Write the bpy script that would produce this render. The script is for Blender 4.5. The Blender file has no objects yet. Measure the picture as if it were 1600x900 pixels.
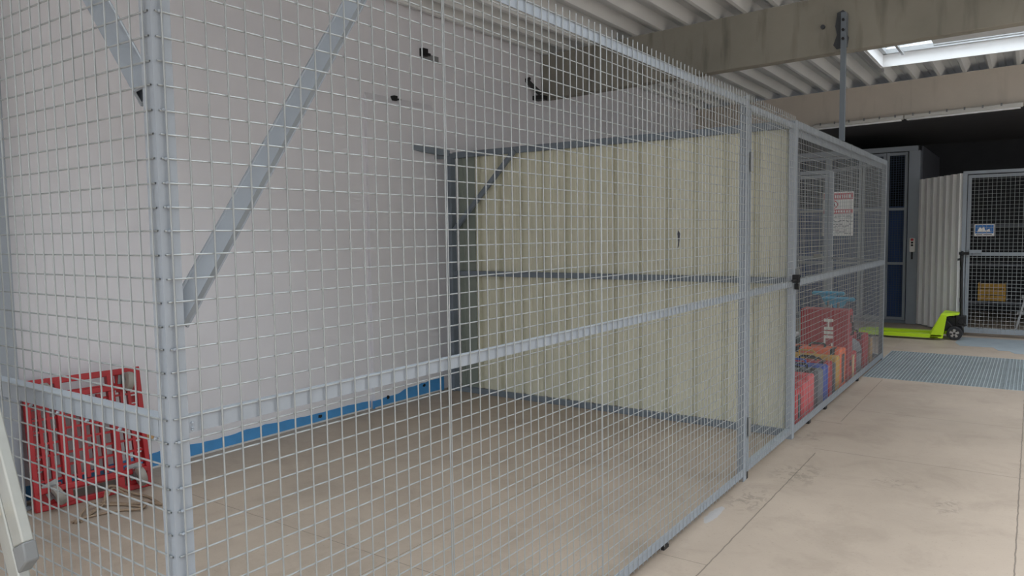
import bpy, math, random
from mathutils import Vector, Matrix
from math import sin, cos, pi, radians as R
random.seed(7)
sc = bpy.context.scene
C = sc.collection

# ------------------------------------------------------------------ camera, light, exposure
YAW, PITCH, ROLL, FPX = R(-34.995), R(-4.1248), R(-0.7951), 1164.2
fw = Vector((sin(YAW)*cos(PITCH), cos(YAW)*cos(PITCH), sin(PITCH)))
r0 = Vector((cos(YAW), -sin(YAW), 0)); u0 = r0.cross(fw)
rr = cos(ROLL)*r0 + sin(ROLL)*u0; uu = -sin(ROLL)*r0 + cos(ROLL)*u0
cd = bpy.data.cameras.new('camera'); cam = bpy.data.objects.new('camera', cd); C.objects.link(cam)
cd.sensor_width = 36; cd.lens = FPX/1600*36; cd.clip_start = .02; cd.clip_end = 200
cam.matrix_world = Matrix(((rr.x, uu.x, -fw.x, 1.4875), (rr.y, uu.y, -fw.y, -.8549), (rr.z, uu.z, -fw.z, 1.6139), (0, 0, 0, 1)))
sc.camera = cam
SKY_STRENGTH = 11.0
world = bpy.data.worlds.new('overcast'); sc.world = world; world.use_nodes = True
wn = world.node_tree; bg = wn.nodes['Background']
bg.inputs[1].default_value = SKY_STRENGTH
# overcast sky: zenith brighter than the horizon
wt = wn.nodes.new('ShaderNodeTexCoord'); ws = wn.nodes.new('ShaderNodeSeparateXYZ'); wr = wn.nodes.new('ShaderNodeValToRGB')
wn.links.new(wt.outputs['Generated'], ws.inputs[0]); wn.links.new(ws.outputs[2], wr.inputs[0]); wn.links.new(wr.outputs[0], bg.inputs[0])
wr.color_ramp.elements[0].color = (.07, .072, .075, 1); wr.color_ramp.elements[1].color = (.94, .97, 1, 1)
el = wr.color_ramp.elements.new(.35); el.color = (.16, .163, .167, 1)
sc.view_settings.view_transform = 'Standard'; sc.view_settings.look = 'None'
sc.view_settings.gamma = 1; sc.view_settings.use_curve_mapping = False
sc.view_settings.exposure = 0.15

# ------------------------------------------------------------------ materials
def hx(s):
    c = [int(s[i:i+2], 16)/255 for i in (0, 2, 4)]
    return tuple(x/12.92 if x <= .04045 else ((x+.055)/1.055)**2.4 for x in c)
def mat(name, col, rough=.5, metal=0., var=.06, scale=6., bump=0., bscale=40., spec=.5, stretch=None):
    """principled material; colour broken up by noise, optional bump"""
    if isinstance(col, str): col = hx(col)
    m = bpy.data.materials.new(name); m.use_nodes = True; nt = m.node_tree; N = nt.nodes; L = nt.links
    b = N['Principled BSDF']; b.inputs['Roughness'].default_value = rough; b.inputs['Metallic'].default_value = metal
    b.inputs['Specular IOR Level'].default_value = spec
    tc = N.new('ShaderNodeTexCoord'); mp = N.new('ShaderNodeMapping'); L.new(tc.outputs['Object'], mp.inputs[0])
    if stretch: mp.inputs['Scale'].default_value = stretch
    n = N.new('ShaderNodeTexNoise'); n.inputs['Scale'].default_value = scale; n.inputs['Detail'].default_value = 5
    L.new(mp.outputs[0], n.inputs['Vector'])
    mx = N.new('ShaderNodeMix'); mx.data_type = 'RGBA'; L.new(n.outputs['Fac'], mx.inputs[0])
    mx.inputs[6].default_value = (*[max(0, c*(1-var*2)) for c in col], 1)
    mx.inputs[7].default_value = (*[min(1, c*(1+var*2)) for c in col], 1)
    L.new(mx.outputs[2], b.inputs['Base Color'])
    if bump:
        n2 = N.new('ShaderNodeTexNoise'); n2.inputs['Scale'].default_value = bscale; n2.inputs['Detail'].default_value = 4
        L.new(mp.outputs[0], n2.inputs['Vector'])
        bp = N.new('ShaderNodeBump'); bp.inputs['Strength'].default_value = bump; bp.inputs['Distance'].default_value = .01
        L.new(n2.outputs['Fac'], bp.inputs['Height']); L.new(bp.outputs[0], b.inputs['Normal'])
    return m
M = {}
def dm(k, *a, **kw): M[k] = mat(k, *a, **kw)
dm('grey_paint', '8d959e', rough=.36, var=.03, bump=.05)
dm('dark_grey_paint', '6c7680', rough=.5, var=.04)
dm('wire', '9ca1a3', rough=.45, metal=.4, var=.05, scale=30)
dm('weld', 'd2d6d8', rough=.4, metal=.5)
dm('black', '141416', rough=.5, var=.1)
dm('rubber', '26262a', rough=.8, var=.1)
dm('chrome', 'c8c8c8', rough=.25, metal=.9)
dm('panel_sheet', 'c6c5b1', rough=.55, var=.03, scale=3)
dm('filler_sheet', '7c847c', rough=.6, var=.03)
dm('white_sheet', 'f2f2f1', rough=.5, var=.02)
dm('blue_paint', '468cc4', rough=.5, var=.1, scale=9)
dm('red_plastic', '9c101a', rough=.42, var=.08)
dm('castor_tread', '8c8780', rough=.6, var=.08)
dm('zinc', '8e9090', rough=.4, metal=.7, var=.08, scale=25)
dm('aluminium', 'b4b7b3', rough=.4, metal=.35, var=.05, scale=20)
dm('grey_plastic', '7f8284', rough=.6)
dm('rung_wood', 'd9d2c2', rough=.6)
dm('strap', '8a7865', rough=.9, var=.15, scale=60)
dm('tan_wood', 'b08d60', rough=.8, var=.12, scale=14, stretch=(1, 1, 6))
dm('cream_box', 'cfb78c', rough=.7)
dm('lime', 'b4d81c', rough=.42, var=.03)
dm('navy', '2c4a7c', rough=.6, var=.1)
dm('lift_wire', '4a5a70', rough=.6)
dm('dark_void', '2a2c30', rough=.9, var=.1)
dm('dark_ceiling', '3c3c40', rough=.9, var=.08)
dm('dark_sheet', '50545c', rough=.6)
dm('conduit', 'c9c9c6', rough=.45)
dm('case_red', 'c0333a', rough=.5, var=.06)
dm('case_pink', 'd0585e', rough=.5, var=.06)
dm('case_dark', '43474c', rough=.6, var=.1)
dm('case_grey', '767b80', rough=.6, var=.1)
dm('case_blue', '2f4fa6', rough=.5, var=.08)
dm('case_yellow', 'c79a3c', rough=.55, var=.08)
dm('case_orange', 'ec6f3c', rough=.5, var=.05)
dm('tool_red', 'a81f2c', rough=.45, var=.05)
dm('white_print', 'e8e6e2', rough=.6, var=.01)
dm('red_print', 'c2404a', rough=.6, var=.02)
dm('ink', '50525c', rough=.7)
dm('sky_blue', '2f9fc8', rough=.45, var=.05)
dm('sign_blue', '2f6fb4', rough=.5)
dm('pad_white', 'd4d6d8', rough=.8)
dm('deck', 'cdd0d1', rough=.6, var=.06, scale=1.4)
dm('galv', 'b6babd', rough=.45, metal=.5, var=.06)
dm('upstand', 'eef1f4', rough=.5, var=.01)
dm('grate', 'aab4b9', rough=.5, metal=.3, var=.1, scale=3)
dm('floor_patch', '8e979d', rough=.7, var=.06)

def concrete(name, c0, c1, streak=.35):
    m = bpy.data.materials.new(name); m.use_nodes = True; nt = m.node_tree; N = nt.nodes; L = nt.links
    b = N['Principled BSDF']; b.inputs['Roughness'].default_value = .85
    tc = N.new('ShaderNodeTexCoord')
    n = N.new('ShaderNodeTexNoise'); n.inputs['Scale'].default_value = 1.1; n.inputs['Detail'].default_value = 8; n.inputs['Roughness'].default_value = .6
    L.new(tc.outputs['Object'], n.inputs['Vector'])
    rp = N.new('ShaderNodeValToRGB'); L.new(n.outputs['Fac'], rp.inputs[0])
    rp.color_ramp.elements[0].position = .3; rp.color_ramp.elements[1].position = .72
    rp.color_ramp.elements[0].color = (*hx(c0), 1); rp.color_ramp.elements[1].color = (*hx(c1), 1)
    mp = N.new('ShaderNodeMapping'); mp.inputs['Scale'].default_value = (3, 3, .5); L.new(tc.outputs['Object'], mp.inputs[0])
    n2 = N.new('ShaderNodeTexNoise'); n2.inputs['Scale'].default_value = 2.2; n2.inputs['Detail'].default_value = 6; L.new(mp.outputs[0], n2.inputs['Vector'])
    r2 = N.new('ShaderNodeValToRGB'); r2.color_ramp.elements[0].position = .28; r2.color_ramp.elements[1].position = .45
    r2.color_ramp.elements[0].color = (1-streak, 1-streak, 1-streak, 1); L.new(n2.outputs['Fac'], r2.inputs[0])
    mx = N.new('ShaderNodeMix'); mx.data_type = 'RGBA'; mx.blend_type = 'MULTIPLY'; mx.inputs[0].default_value = 1
    L.new(rp.outputs[0], mx.inputs[6]); L.new(r2.outputs[0], mx.inputs[7]); L.new(mx.outputs[2], b.inputs['Base Color'])
    n3 = N.new('ShaderNodeTexNoise'); n3.inputs['Scale'].default_value = 60; n3.inputs['Detail'].default_value = 5; L.new(tc.outputs['Object'], n3.inputs['Vector'])
    bp = N.new('ShaderNodeBump'); bp.inputs['Strength'].default_value = .15; bp.inputs['Distance'].default_value = .01
    L.new(n3.outputs['Fac'], bp.inputs['Height']); L.new(bp.outputs[0], b.inputs['Normal'])
    return m
M['beam_concrete'] = concrete('beam_concrete', '86847b', '9a978d')
M['beam_concrete_lit'] = concrete('beam_concrete_lit', 'c2bbb1', 'd2c9be', .12)  # far beam: same concrete, with the skylight's brightness put into its colour

def floor_material():
    m = bpy.data.materials.new('floor_concrete'); m.use_nodes = True; nt = m.node_tree; N = nt.nodes; L = nt.links
    b = N['Principled BSDF']
    tc = N.new('ShaderNodeTexCoord'); sx = N.new('ShaderNodeSeparateXYZ'); L.new(tc.outputs['Object'], sx.inputs[0])
    def math_(op, a, b_=None, c=None):
        n = N.new('ShaderNodeMath'); n.operation = op
        for i, v in enumerate((a, b_, c)):
            if v is None: continue
            if isinstance(v, (int, float)): n.inputs[i].default_value = v
            else: L.new(v, n.inputs[i])
        return n.outputs[0]
    def noise(scale, detail=6, rough=.55, vec=None, dist=0):
        n = N.new('ShaderNodeTexNoise'); n.inputs['Scale'].default_value = scale; n.inputs['Detail'].default_value = detail
        n.inputs['Roughness'].default_value = rough; n.inputs['Distortion'].default_value = dist
        L.new(vec or tc.outputs['Object'], n.inputs['Vector']); return n.outputs['Fac']
    def ramp(f, p0, p1, c0, c1):
        r = N.new('ShaderNodeValToRGB'); L.new(f, r.inputs[0]); e = r.color_ramp.elements
        e[0].position = p0; e[1].position = p1; e[0].color = (*c0, 1); e[1].color = (*c1, 1); return r.outputs[0]
    def mix(f, a, b_, t='MIX'):
        n = N.new('ShaderNodeMix'); n.data_type = 'RGBA'; n.blend_type = t
        if isinstance(f, (int, float)): n.inputs[0].default_value = f
        else: L.new(f, n.inputs[0])
        for i, v in ((6, a), (7, b_)):
            if isinstance(v, tuple): n.inputs[i].default_value = (*v, 1)
            else: L.new(v, n.inputs[i])
        return n.outputs[2]
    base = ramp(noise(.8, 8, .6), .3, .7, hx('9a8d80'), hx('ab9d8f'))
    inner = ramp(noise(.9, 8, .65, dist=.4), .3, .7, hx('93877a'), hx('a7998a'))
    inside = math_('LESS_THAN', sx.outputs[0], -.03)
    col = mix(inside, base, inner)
    st = ramp(noise(2.3, 10, .7, dist=.6), .36, .5, (.78, .77, .76), (1, 1, 1)); col = mix(.55, col, mix(1., col, st, 'MULTIPLY'))
    sp = ramp(noise(55, 3, .6), .3, .38, (.72, .71, .7), (1, 1, 1)); col = mix(.5, col, mix(1., col, sp, 'MULTIPLY'))
    # slab joints: (axis, constant, from, to)
    acc = None
    wob = math_('MULTIPLY', math_('SUBTRACT', noise(9, 3), .5), .012)
    for ax, c, a, e, w in ((0, .235, -4, 4.75, .0035), (0, .20, 5.8, 7.9, .003), (0, 1.46, -4, 8.0, .0035), (1, 4.86, .2, 6, .003), (1, 5.72, .0, .22, .004), (1, 6.3, .2, 6, .0025),
                           (1, 2.55, -.02, .235, .002), (1, 1.75, -3.5, -.1, .0022), (0, -1.1, -2, 5, .002)):
        p, q = (sx.outputs[0], sx.outputs[1]) if ax == 0 else (sx.outputs[1], sx.outputs[0])
        k = math_('COMPARE', math_('ADD', p, wob), c, w)
        k = math_('MULTIPLY', k, math_('COMPARE', q, (a+e)/2, (e-a)/2))
        acc = k if acc is None else math_('MAXIMUM', acc, k)
    col = mix(math_('MULTIPLY', acc, .75), col, hx('5c544c'))
    # scuffed smudges with a place of their own
    dark = None
    for x, y, rx, ry in ((.82, 4.34, .17, .12), (1.12, 4.05, .09, .2), (.12, 3.55, .14, .3), (.1, 5.2, .12, .25), (.25, 4.2, .2, .3)):
        dx = math_('DIVIDE', math_('SUBTRACT', sx.outputs[0], x), rx); dy = math_('DIVIDE', math_('SUBTRACT', sx.outputs[1], y), ry)
        d = math_('SUBTRACT', 1., math_('ADD', math_('MULTIPLY', dx, dx), math_('MULTIPLY', dy, dy)))
        d = math_('MAXIMUM', d, 0.); dark = d if dark is None else math_('MAXIMUM', dark, d)
    dn = math_('MULTIPLY', dark, math_('GREATER_THAN', noise(14, 6, .7, dist=1.), .53)); col = mix(math_('MULTIPLY', dn, .4), col, hx('5e584f'))
    # spilt blue-grey paint beside the fence foot
    dx = math_('DIVIDE', math_('SUBTRACT', sx.outputs[0], .035), .035); dy = math_('DIVIDE', math_('SUBTRACT', sx.outputs[1], 3.2), .17)
    d = math_('ADD', math_('ADD', math_('MULTIPLY', dx, dx), math_('MULTIPLY', dy, dy)), math_('MULTIPLY', noise(20, 3), 1.2))
    col = mix(math_('MULTIPLY', math_('LESS_THAN', d, 1.35), .35), col, hx('9fb0c2'))
    L.new(col, b.inputs['Base Color'])
    rg = ramp(noise(1.7, 6), .3, .7, (.5,)*3, (.72,)*3); L.new(rg, b.inputs['Roughness'])
    bp = N.new('ShaderNodeBump'); bp.inputs['Strength'].default_value = .12; bp.inputs['Distance'].default_value = .005
    L.new(noise(70, 5), bp.inputs['Height']); L.new(bp.outputs[0], b.inputs['Normal'])
    return m
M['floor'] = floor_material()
M['plaster'] = mat('plaster', 'd4d4d9', rough=.75, var=.03, scale=.9, bump=.06, bscale=18)
def glass_mat():
    m = bpy.data.materials.new('glazing'); m.use_nodes = True; nt = m.node_tree; N = nt.nodes; L = nt.links
    N.remove(N['Principled BSDF']); o = N['Material Output']
    t = N.new('ShaderNodeBsdfTransparent'); t.inputs[0].default_value = (.93, .95, .96, 1)
    g = N.new('ShaderNodeBsdfGlossy'); g.inputs['Roughness'].default_value = .1
    lw = N.new('ShaderNodeLayerWeight'); lw.inputs[0].default_value = .25
    mx = N.new('ShaderNodeMixShader'); L.new(lw.outputs['Fresnel'], mx.inputs[0]); L.new(t.outputs[0], mx.inputs[1]); L.new(g.outputs[0], mx.inputs[2]); L.new(mx.outputs[0], o.inputs[0])
    return m
M['glazing'] = glass_mat()

# ------------------------------------------------------------------ mesh builder
class MB:
    def __init__(s, T=None): s.v = []; s.f = []; s.T = T
    def add(s, vs, fs):
        o = len(s.v)
        s.v += [(s.T @ Vector(p)) if s.T else Vector(p) for p in vs]
        s.f += [tuple(i+o for i in f) for f in fs]
    def hexa(s, p): s.add(p, [(0, 3, 2, 1), (4, 5, 6, 7), (0, 1, 5, 4), (1, 2, 6, 5), (2, 3, 7, 6), (3, 0, 4, 7)])
    def box(s, a, b):
        x0, x1 = sorted((a[0], b[0])); y0, y1 = sorted((a[1], b[1])); z0, z1 = sorted((a[2], b[2]))
        s.hexa([(x0, y0, z0), (x1, y0, z0), (x1, y1, z0), (x0, y1, z0), (x0, y0, z1), (x1, y0, z1), (x1, y1, z1), (x0, y1, z1)])
    def bar(s, p, q, w, h, up=(0, 0, 1)):
        p = Vector(p); q = Vector(q); d = (q-p).normalized(); up = Vector(up)
        if abs(d.dot(up)) > .99: up = Vector((1, 0, 0))
        a = d.cross(up).normalized(); b = a.cross(d).normalized(); a *= w/2; b *= h/2
        s.hexa([p-a-b, p+a-b, q+a-b, q-a-b, p-a+b, p+a+b, q+a+b, q-a+b])
    def ring(s, c, d, r, n, up=None):
        d = Vector(d).normalized(); up = Vector(up) if up else (Vector((0, 0, 1)) if abs(d.z) < .9 else Vector((1, 0, 0)))
        a = d.cross(up).normalized(); b = a.cross(d)
        return [Vector(c)+r*(cos(2*pi*i/n)*a+sin(2*pi*i/n)*b) for i in range(n)]
    def tube(s, p, q, r, n=8, r2=None, caps=True):
        p = Vector(p); q = Vector(q); d = q-p
        vs = s.ring(p, d, r, n)+s.ring(q, d, r if r2 is None else r2, n)
        fs = [(i, (i+1) % n, n+(i+1) % n, n+i) for i in range(n)]
        if caps: fs += [tuple(range(n))[::-1], tuple(range(n, 2*n))]
        s.add(vs, fs)
    def path(s, pts, r, n=6, closed=False):
        pts = [Vector(p) for p in pts]; k = len(pts); vs = []
        up = None
        for i, p in enumerate(pts):
            a = pts[i-1] if (i or closed) else p; b = pts[(i+1) % k] if (i < k-1 or closed) else p
            d = b-a
            if up is None: up = Vector((0, 0, 1)) if abs(d.normalized().z) < .9 else Vector((1, 0, 0))
            side = d.cross(up)
            if side.length < 1e-6: up = Vector((1, .3, 0)); side = d.cross(up)
            up = side.cross(d).normalized(); vs += s.ring(p, d, r, n, up)
        fs = []
        for i in range(k if closed else k-1):
            j = (i+1) % k
            fs += [(i*n+m, i*n+(m+1) % n, j*n+(m+1) % n, j*n+m) for m in range(n)]
        if not closed: fs += [tuple(range(n))[::-1], tuple(range((k-1)*n, k*n))]
        s.add(vs, fs)
    def prism(s, poly, vec):
        n = len(poly); poly = [Vector(p) for p in poly]; vec = Vector(vec)
        s.add(poly+[p+vec for p in poly], [(i, (i+1) % n, n+(i+1) % n, n+i) for i in range(n)]+[tuple(range(n))[::-1], tuple(range(n, 2*n))])
    def lathe(s, prof, c, axis, n=24, loop=False):
        vs = []; c = Vector(c); ax = Vector(axis).normalized()
        for r, h in prof: vs += s.ring(c+ax*h, ax, max(r, 1e-4), n)
        k = len(prof); fs = []
        for i in range(k if loop else k-1): j = (i+1) % k; fs += [(i*n+m, i*n+(m+1) % n, j*n+(m+1) % n, j*n+m) for m in range(n)]
        if not loop: fs += [tuple(range(n))[::-1], tuple(range((k-1)*n, k*n))]
        s.add(vs, fs)
    def build(s, name, m, parent=None, origin=None, bevel=0, seg=2, smooth=35):
        o_ = Vector(origin) if origin is not None else Vector((0, 0, 0))
        p = parent
        while p is not None: o_ = o_ + p.location; p = p.parent
        me = bpy.data.meshes.new(name); me.from_pydata([v-o_ for v in s.v], [], s.f); me.materials.append(M[m] if isinstance(m, str) else m)
        me.validate(); me.update()
        import bmesh
        bm = bmesh.new(); bm.from_mesh(me); bmesh.ops.recalc_face_normals(bm, faces=bm.faces); bm.to_mesh(me); bm.free()
        if smooth:
            for p_ in me.polygons: p_.use_smooth = True
            me.set_sharp_from_angle(angle=R(smooth))
        o = bpy.data.objects.new(name, me); C.objects.link(o)
        if origin is not None: o.location = Vector(origin)
        if parent is not None: o.parent = parent
        if bevel:
            b = o.modifiers.new('bevel', 'BEVEL'); b.width = bevel; b.segments = seg; b.limit_method = 'ANGLE'; b.angle_limit = R(40)
        return o
def thing(name, label, cat, loc=(0, 0, 0), group=None):
    o = bpy.data.objects.new(name, None); C.objects.link(o); o.location = loc; o.empty_display_size = .1
    o['label'] = label; o['category'] = cat
    if group: o['group'] = group
    return o
def tag(o, label, cat, group=None):
    o['label'] = label; o['category'] = cat
    if group: o['group'] = group
    return o
def struct(o): o['kind'] = 'structure'; return o
def copy_tree(o, parent=None):
    c = o.copy(); C.objects.link(c)
    if parent is not None: c.parent = parent
    for ch in list(o.children): copy_tree(ch, c)
    return c
def frame_T(p0, p1):
    """local (u along, v outward to the right-hand side of p0->p1, z) -> world"""
    p0 = Vector((*p0, 0)); d = Vector((*p1, 0))-p0; n = d.length; d.normalize(); o = Vector((d.y, -d.x, 0))
    return Matrix(((d.x, o.x, 0, p0.x), (d.y, o.y, 0, p0.y), (0, 0, 1, 0), (0, 0, 0, 1))), n
def text_mesh(s, size, parent, name, m, Mx, bold=0.0, ext=.0006):
    cu = bpy.data.curves.new(name, 'FONT'); cu.body = s; cu.size = size; cu.extrude = ext; cu.offset = bold; cu.align_x = 'CENTER'; cu.align_y = 'CENTER'
    t = bpy.data.objects.new(name+'_curve', cu); C.objects.link(t); bpy.context.view_layer.update()
    me = bpy.data.meshes.new_from_object(t.evaluated_get(bpy.context.evaluated_depsgraph_get()))
    bpy.data.objects.remove(t); bpy.data.curves.remove(cu)
    me.transform(Mx); me.materials.clear(); me.materials.append(M[m])
    o = bpy.data.objects.new(name, me); C.objects.link(o)
    o.parent = parent
    q = parent; off = Vector((0, 0, 0))
    while q is not None: off += q.location; q = q.parent
    me.transform(Matrix.Translation(-off)); return o

# ------------------------------------------------------------------ setting: floor, walls, ceiling, beams
WX = -3.57; HT = 2.44; HM = 1.23; Y1 = 3.88; Y2 = 5.05; YF = 9.25
GX0, GX1, GY0, GY1 = -.02, 3.3, 7.98, 10.1
b = MB()
for x0, y0, x1, y1 in ((-5, -9, 12, GY0), (-5, GY0, GX0, GY1), (GX1, GY0, 12, GY1), (-5, GY1, 12, 19)):
    b.add([(x0, y0, 0), (x1, y0, 0), (x1, y1, 0), (x0, y1, 0)], [(0, 1, 2, 3)])
for (xa, ya), (xb, yb) in (((GX0, GY0), (GX1, GY0)), ((GX1, GY0), (GX1, GY1)), ((GX1, GY1), (GX0, GY1)), ((GX0, GY1), (GX0, GY0))):
    b.add([(xa, ya, 0), (xb, yb, 0), (xb, yb, -.18), (xa, ya, -.18)], [(0, 1, 2, 3)])
b.add([(GX0, GY0, -.18), (GX1, GY0, -.18), (GX1, GY1, -.18), (GX0, GY1, -.18)], [(0, 1, 2, 3)])
struct(b.build('floor', 'floor'))
b = MB(); b.prism([(.64, 11.95, .0), (.62, 11.3, .0), (.7, 10.98, 0), (1.08, 11.02, 0), (1.15, 10.75, 0), (1.27, 10.76, 0), (1.33, 10.56, 0), (2.6, 10.6, 0), (2.6, 12.0, 0)], (0, 0, .0015))
struct(b.build('floor_patch', 'floor_patch'))
b = MB(); b.box((WX-.2, -6, 0), (WX, 17, 4.1)); b.box((WX, 4.05, 0), (WX+.035, 4.98, 2.87))
b.add([(WX, 4.05, 2.87), (WX+.035, 4.05, 2.87), (WX+.035, 4.98, 2.87), (WX, 4.98, 2.87), (WX, 4.05, 2.93), (WX, 4.98, 2.93)], [(0, 1, 2, 3), (1, 4, 5, 2), (0, 4, 1), (3, 2, 5)])
struct(b.build('wall_left', 'plaster'))
# painted blue foot of the wall: ragged upper edge
b = MB(); n = 160; top = []
h = .105
for i in range(n+1):
    y = -.6+i*(5.05+.6)/n
    h += random.uniform(-.006, .006); t = .10 if y < 4.35 else .15
    h += (t-h)*.12
    if 3.22 < y < 3.62: h = min(h, .085)
    top.append((y, h))
for (ya, ha), (yb, hb) in zip(top, top[1:]):
    x0, x1 = (WX-.002, WX+.004) if yb < 4.05 else (WX+.03, WX+.039)
    b.hexa([(x0, ya, 0), (x1, ya, 0), (x1, yb, 0), (x0, yb, 0), (x0, ya, ha), (x1, ya, ha), (x1, yb, hb), (x0, yb, hb)])
bs = struct(b.build('baseboard_left', 'blue_paint'))
b = MB(); b.box((WX+.004, -.6, 0), (WX+.012, 4.04, .012)); b.box((WX+.039, 4.05, 0), (WX+.047, 4.98, .012)); struct(b.build('trim_1', 'conduit'))
# holes, hooks and stub brackets in the wall
def stub(y, z, s, label):
    b = MB(); b.box((WX-.01, y-.5*s, z-.5*s), (WX+.05, y+.5*s, z+.5*s)); b.tube((WX+.0, y, z), (WX+.09, y+.02, z-.4*s), .2*s, 8)
    o = b.build('wall_anchor', 'black', origin=(WX, y, z)); tag(o, label, 'bracket', 'anchors and holes in the white wall')
stub(4.86, 3.43, .075, 'black anchor stub high on the white wall, uppermost one')
stub(4.42, 2.92, .045, 'small black anchor at the top of the white pilaster')
b = MB(); b.bar((WX, 6.72, 3.46), (WX+.12, 6.86, 3.30), .035, .05); b.tube((WX, 6.72, 3.46), (WX+.06, 6.72, 3.47), .02, 8); b.box((WX, 6.86, 3.24), (WX+.14, 6.98, 3.29))
tag(b.build('hook_bracket', 'black', origin=(WX, 6.8, 3.4)), 'black hooked bracket under the end of the concrete beam', 'bracket')
b = MB(); b.box((WX-.002, 4.84, 3.37), (WX+.012, 5.1, 3.43)); tag(b.build('wall_plate', 'grey_plastic', origin=(WX, 4.97, 3.4)), 'grey fixing plate beside the uppermost black wall anchor', 'bracket')
for y, z, l in ((4.74, .10, 'jagged black hole in the wall just above the blue band near the steel post'), (4.22, .075, 'black chip in the wall through the blue band, middle of the wall foot'), (3.42, .055, 'dark upright crack in the blue band at the wall foot')):
    b = MB(); pts = [(WX+.036+.0 if y > 4.05 else WX+.001, y+random.uniform(.6, 1)*.025*cos(a), z+random.uniform(.6, 1)*.02*sin(a)) for a in [i*pi/5 for i in range(10)]]
    b.prism(pts, (.006, 0, 0)); tag(b.build('wall_hole', 'black', origin=(pts[0][0], y, z)), l, 'hole')

# ribbed deck: underside 3.8, pans 3.93
def deck(b, x0, x1, y0, y1, zb=3.8, zt=3.91, pitch=.315, ph=-.01):
    k0 = math.floor((x0-ph)/pitch)-1; k1 = math.ceil((x1-ph)/pitch)+1; prof = []
    for k in range(k0, k1):
        c = ph+k*pitch
        prof += [(c-.07, zt), (c-.02, zb), (c+.02, zb), (c+.07, zt), (c+pitch/2-.012, zt), (c+pitch/2, zt-.012), (c+pitch/2+.012, zt)]
    prof = [p for p in prof if x0 <= p[0] <= x1]
    prof = [(x0, zt)]+prof+[(x1, zt)]
    n = len(prof)
    vs = [(x, y0, z) for x, z in prof]+[(x, y1, z) for x, z in prof]
    b.add(vs, [(i, i+1, n+i+1, n+i) for i in range(n-1)])
SK = [(-.24, 5.6, 9.0, 10.36), (2.3, 5.6, 3.9, 6.4), (.45, 4.0, .9, 2.5), (.45, 4.0, -3.2, -1.4), (-2.0, -.35, .9, 2.5), (-2.0, -.35, -3.2, -1.4)]   # skylight openings (first seen, widened for light; others unseen, added for light) x0,x1,y0,y1
b = MB()
ys = [-5.5, -3.2, -1.4, .9, 2.5, 3.9, 6.4, 9.0, 10.36, 13.4]
for ya, yb in zip(ys, ys[1:]):
    x = WX
    for sx0, sx1, sy0, sy1 in sorted(SK):
        if sy0 <= ya+.01 and sy1 >= yb-.01: deck(b, x, sx0-.02, ya, yb); x = sx1+.02
    deck(b, x, 6.5, ya, yb)
struct(b.build('ceiling', 'deck'))
def beam(p, q, z0, z1, w, m, name):
    T, n = frame_T(p, q); b = MB(T); b.box((0, -w, z0), (n, 0, z1))   # v is towards -Y: near face at v=0
    return struct(b.build(name, m, origin=(p[0], p[1], z0), bevel=.008))
# frame_T outward for p->q along +X is -Y (towards the camera)
beam((WX, 7.05), (6.5, 6.10), 3.27, 3.805, .14, 'beam_concrete', 'beam_middle')
beam((WX, 12.22), (6.5, 10.68), 3.27, 3.805, .2, 'beam_concrete_lit', 'beam_far')
# dark back room
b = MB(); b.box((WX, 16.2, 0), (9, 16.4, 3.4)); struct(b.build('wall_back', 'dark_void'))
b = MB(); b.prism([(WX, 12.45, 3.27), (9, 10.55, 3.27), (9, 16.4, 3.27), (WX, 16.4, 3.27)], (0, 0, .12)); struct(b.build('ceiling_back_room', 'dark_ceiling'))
b = MB(); b.box((8.9, 10.9, 0), (9.1, 16.3, 3.4)); struct(b.build('wall_right_light_block', 'dark_void'))  # unseen side wall, added to keep daylight out of the back room

def skylight(s, label, detailed):
    x0, x1, y0, y1 = s; t = .03; z0, z1 = 3.78, 4.0
    e = thing('skylight', label, 'skylight', ((x0+x1)/2, (y0+y1)/2, z0), 'roof skylights')
    b = MB()
    b.box((x0-t, y0-t, z0), (x0, y1+t, z1)); b.box((x1, y0-t, z0), (x1+t, y1+t, z1)); b.box((x0, y0-t, z0), (x1, y0, z1)); b.box((x0, y1, z0), (x1, y1+t, z1))
    b.build('upstand', 'upstand', e)
    b = MB(); f = .05
    b.box((x0-.09, y0-.05, z0-.012), (x0-t, y1+.3, z0+.03)); b.build('flashing', 'galv', e)
    b = MB()
    for xa, xb, ya, yb in ((x0, x1, y0, y0+f), (x0, x1, y1-f, y1), (x0, x0+f, y0, y1), (x1-f, x1, y0, y1)): b.box((xa, ya, z1-.06), (xb, yb, z1))
    for k in (1, 2): xm = x0+(x1-x0)*k/3; b.box((xm-.03, y0+f, z1-.05), (xm+.03, y1-f, z1))
    b.build('frame', 'galv', e)
    b = MB(); b.box((x0, y0, z1), (x1, y1, z1+.012)); b.build('glazing', 'glazing', e)
    if detailed:
        b = MB(); b.box((x0+.62, y0+.35, z1-.075), (x0+2.0, y1-.33, z1-.062)); b.build('blind', 'pad_white', e)
        b = MB(); b.bar((x0+.25, y0+.1, z1-.1), (x0+.25, y1-.1, z1-.1), .03, .03); b.build('stay_bar', 'galv', e)
        b = MB(); b.box((x0+.62, y1-.31, z1-.085), (x0+2.0, y1-.25, z1-.07)); b.build('blind_rail', 'galv', e)
skylight(SK[0], 'rectangular white framed skylight between the two concrete beams', True)
skylight(SK[1], 'unseen roof skylight added for light on the right hand side of the aisle', False)
skylight(SK[2], 'unseen roof skylight added for light above the near aisle beside the cage', False)
skylight(SK[3], 'unseen roof skylight added for light behind the viewpoint over the aisle', False)
skylight(SK[4], 'unseen roof skylight added for top light above the near cage bay', False)
skylight(SK[5], 'unseen roof skylight added for light behind the viewpoint on the wall side', False)

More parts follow.
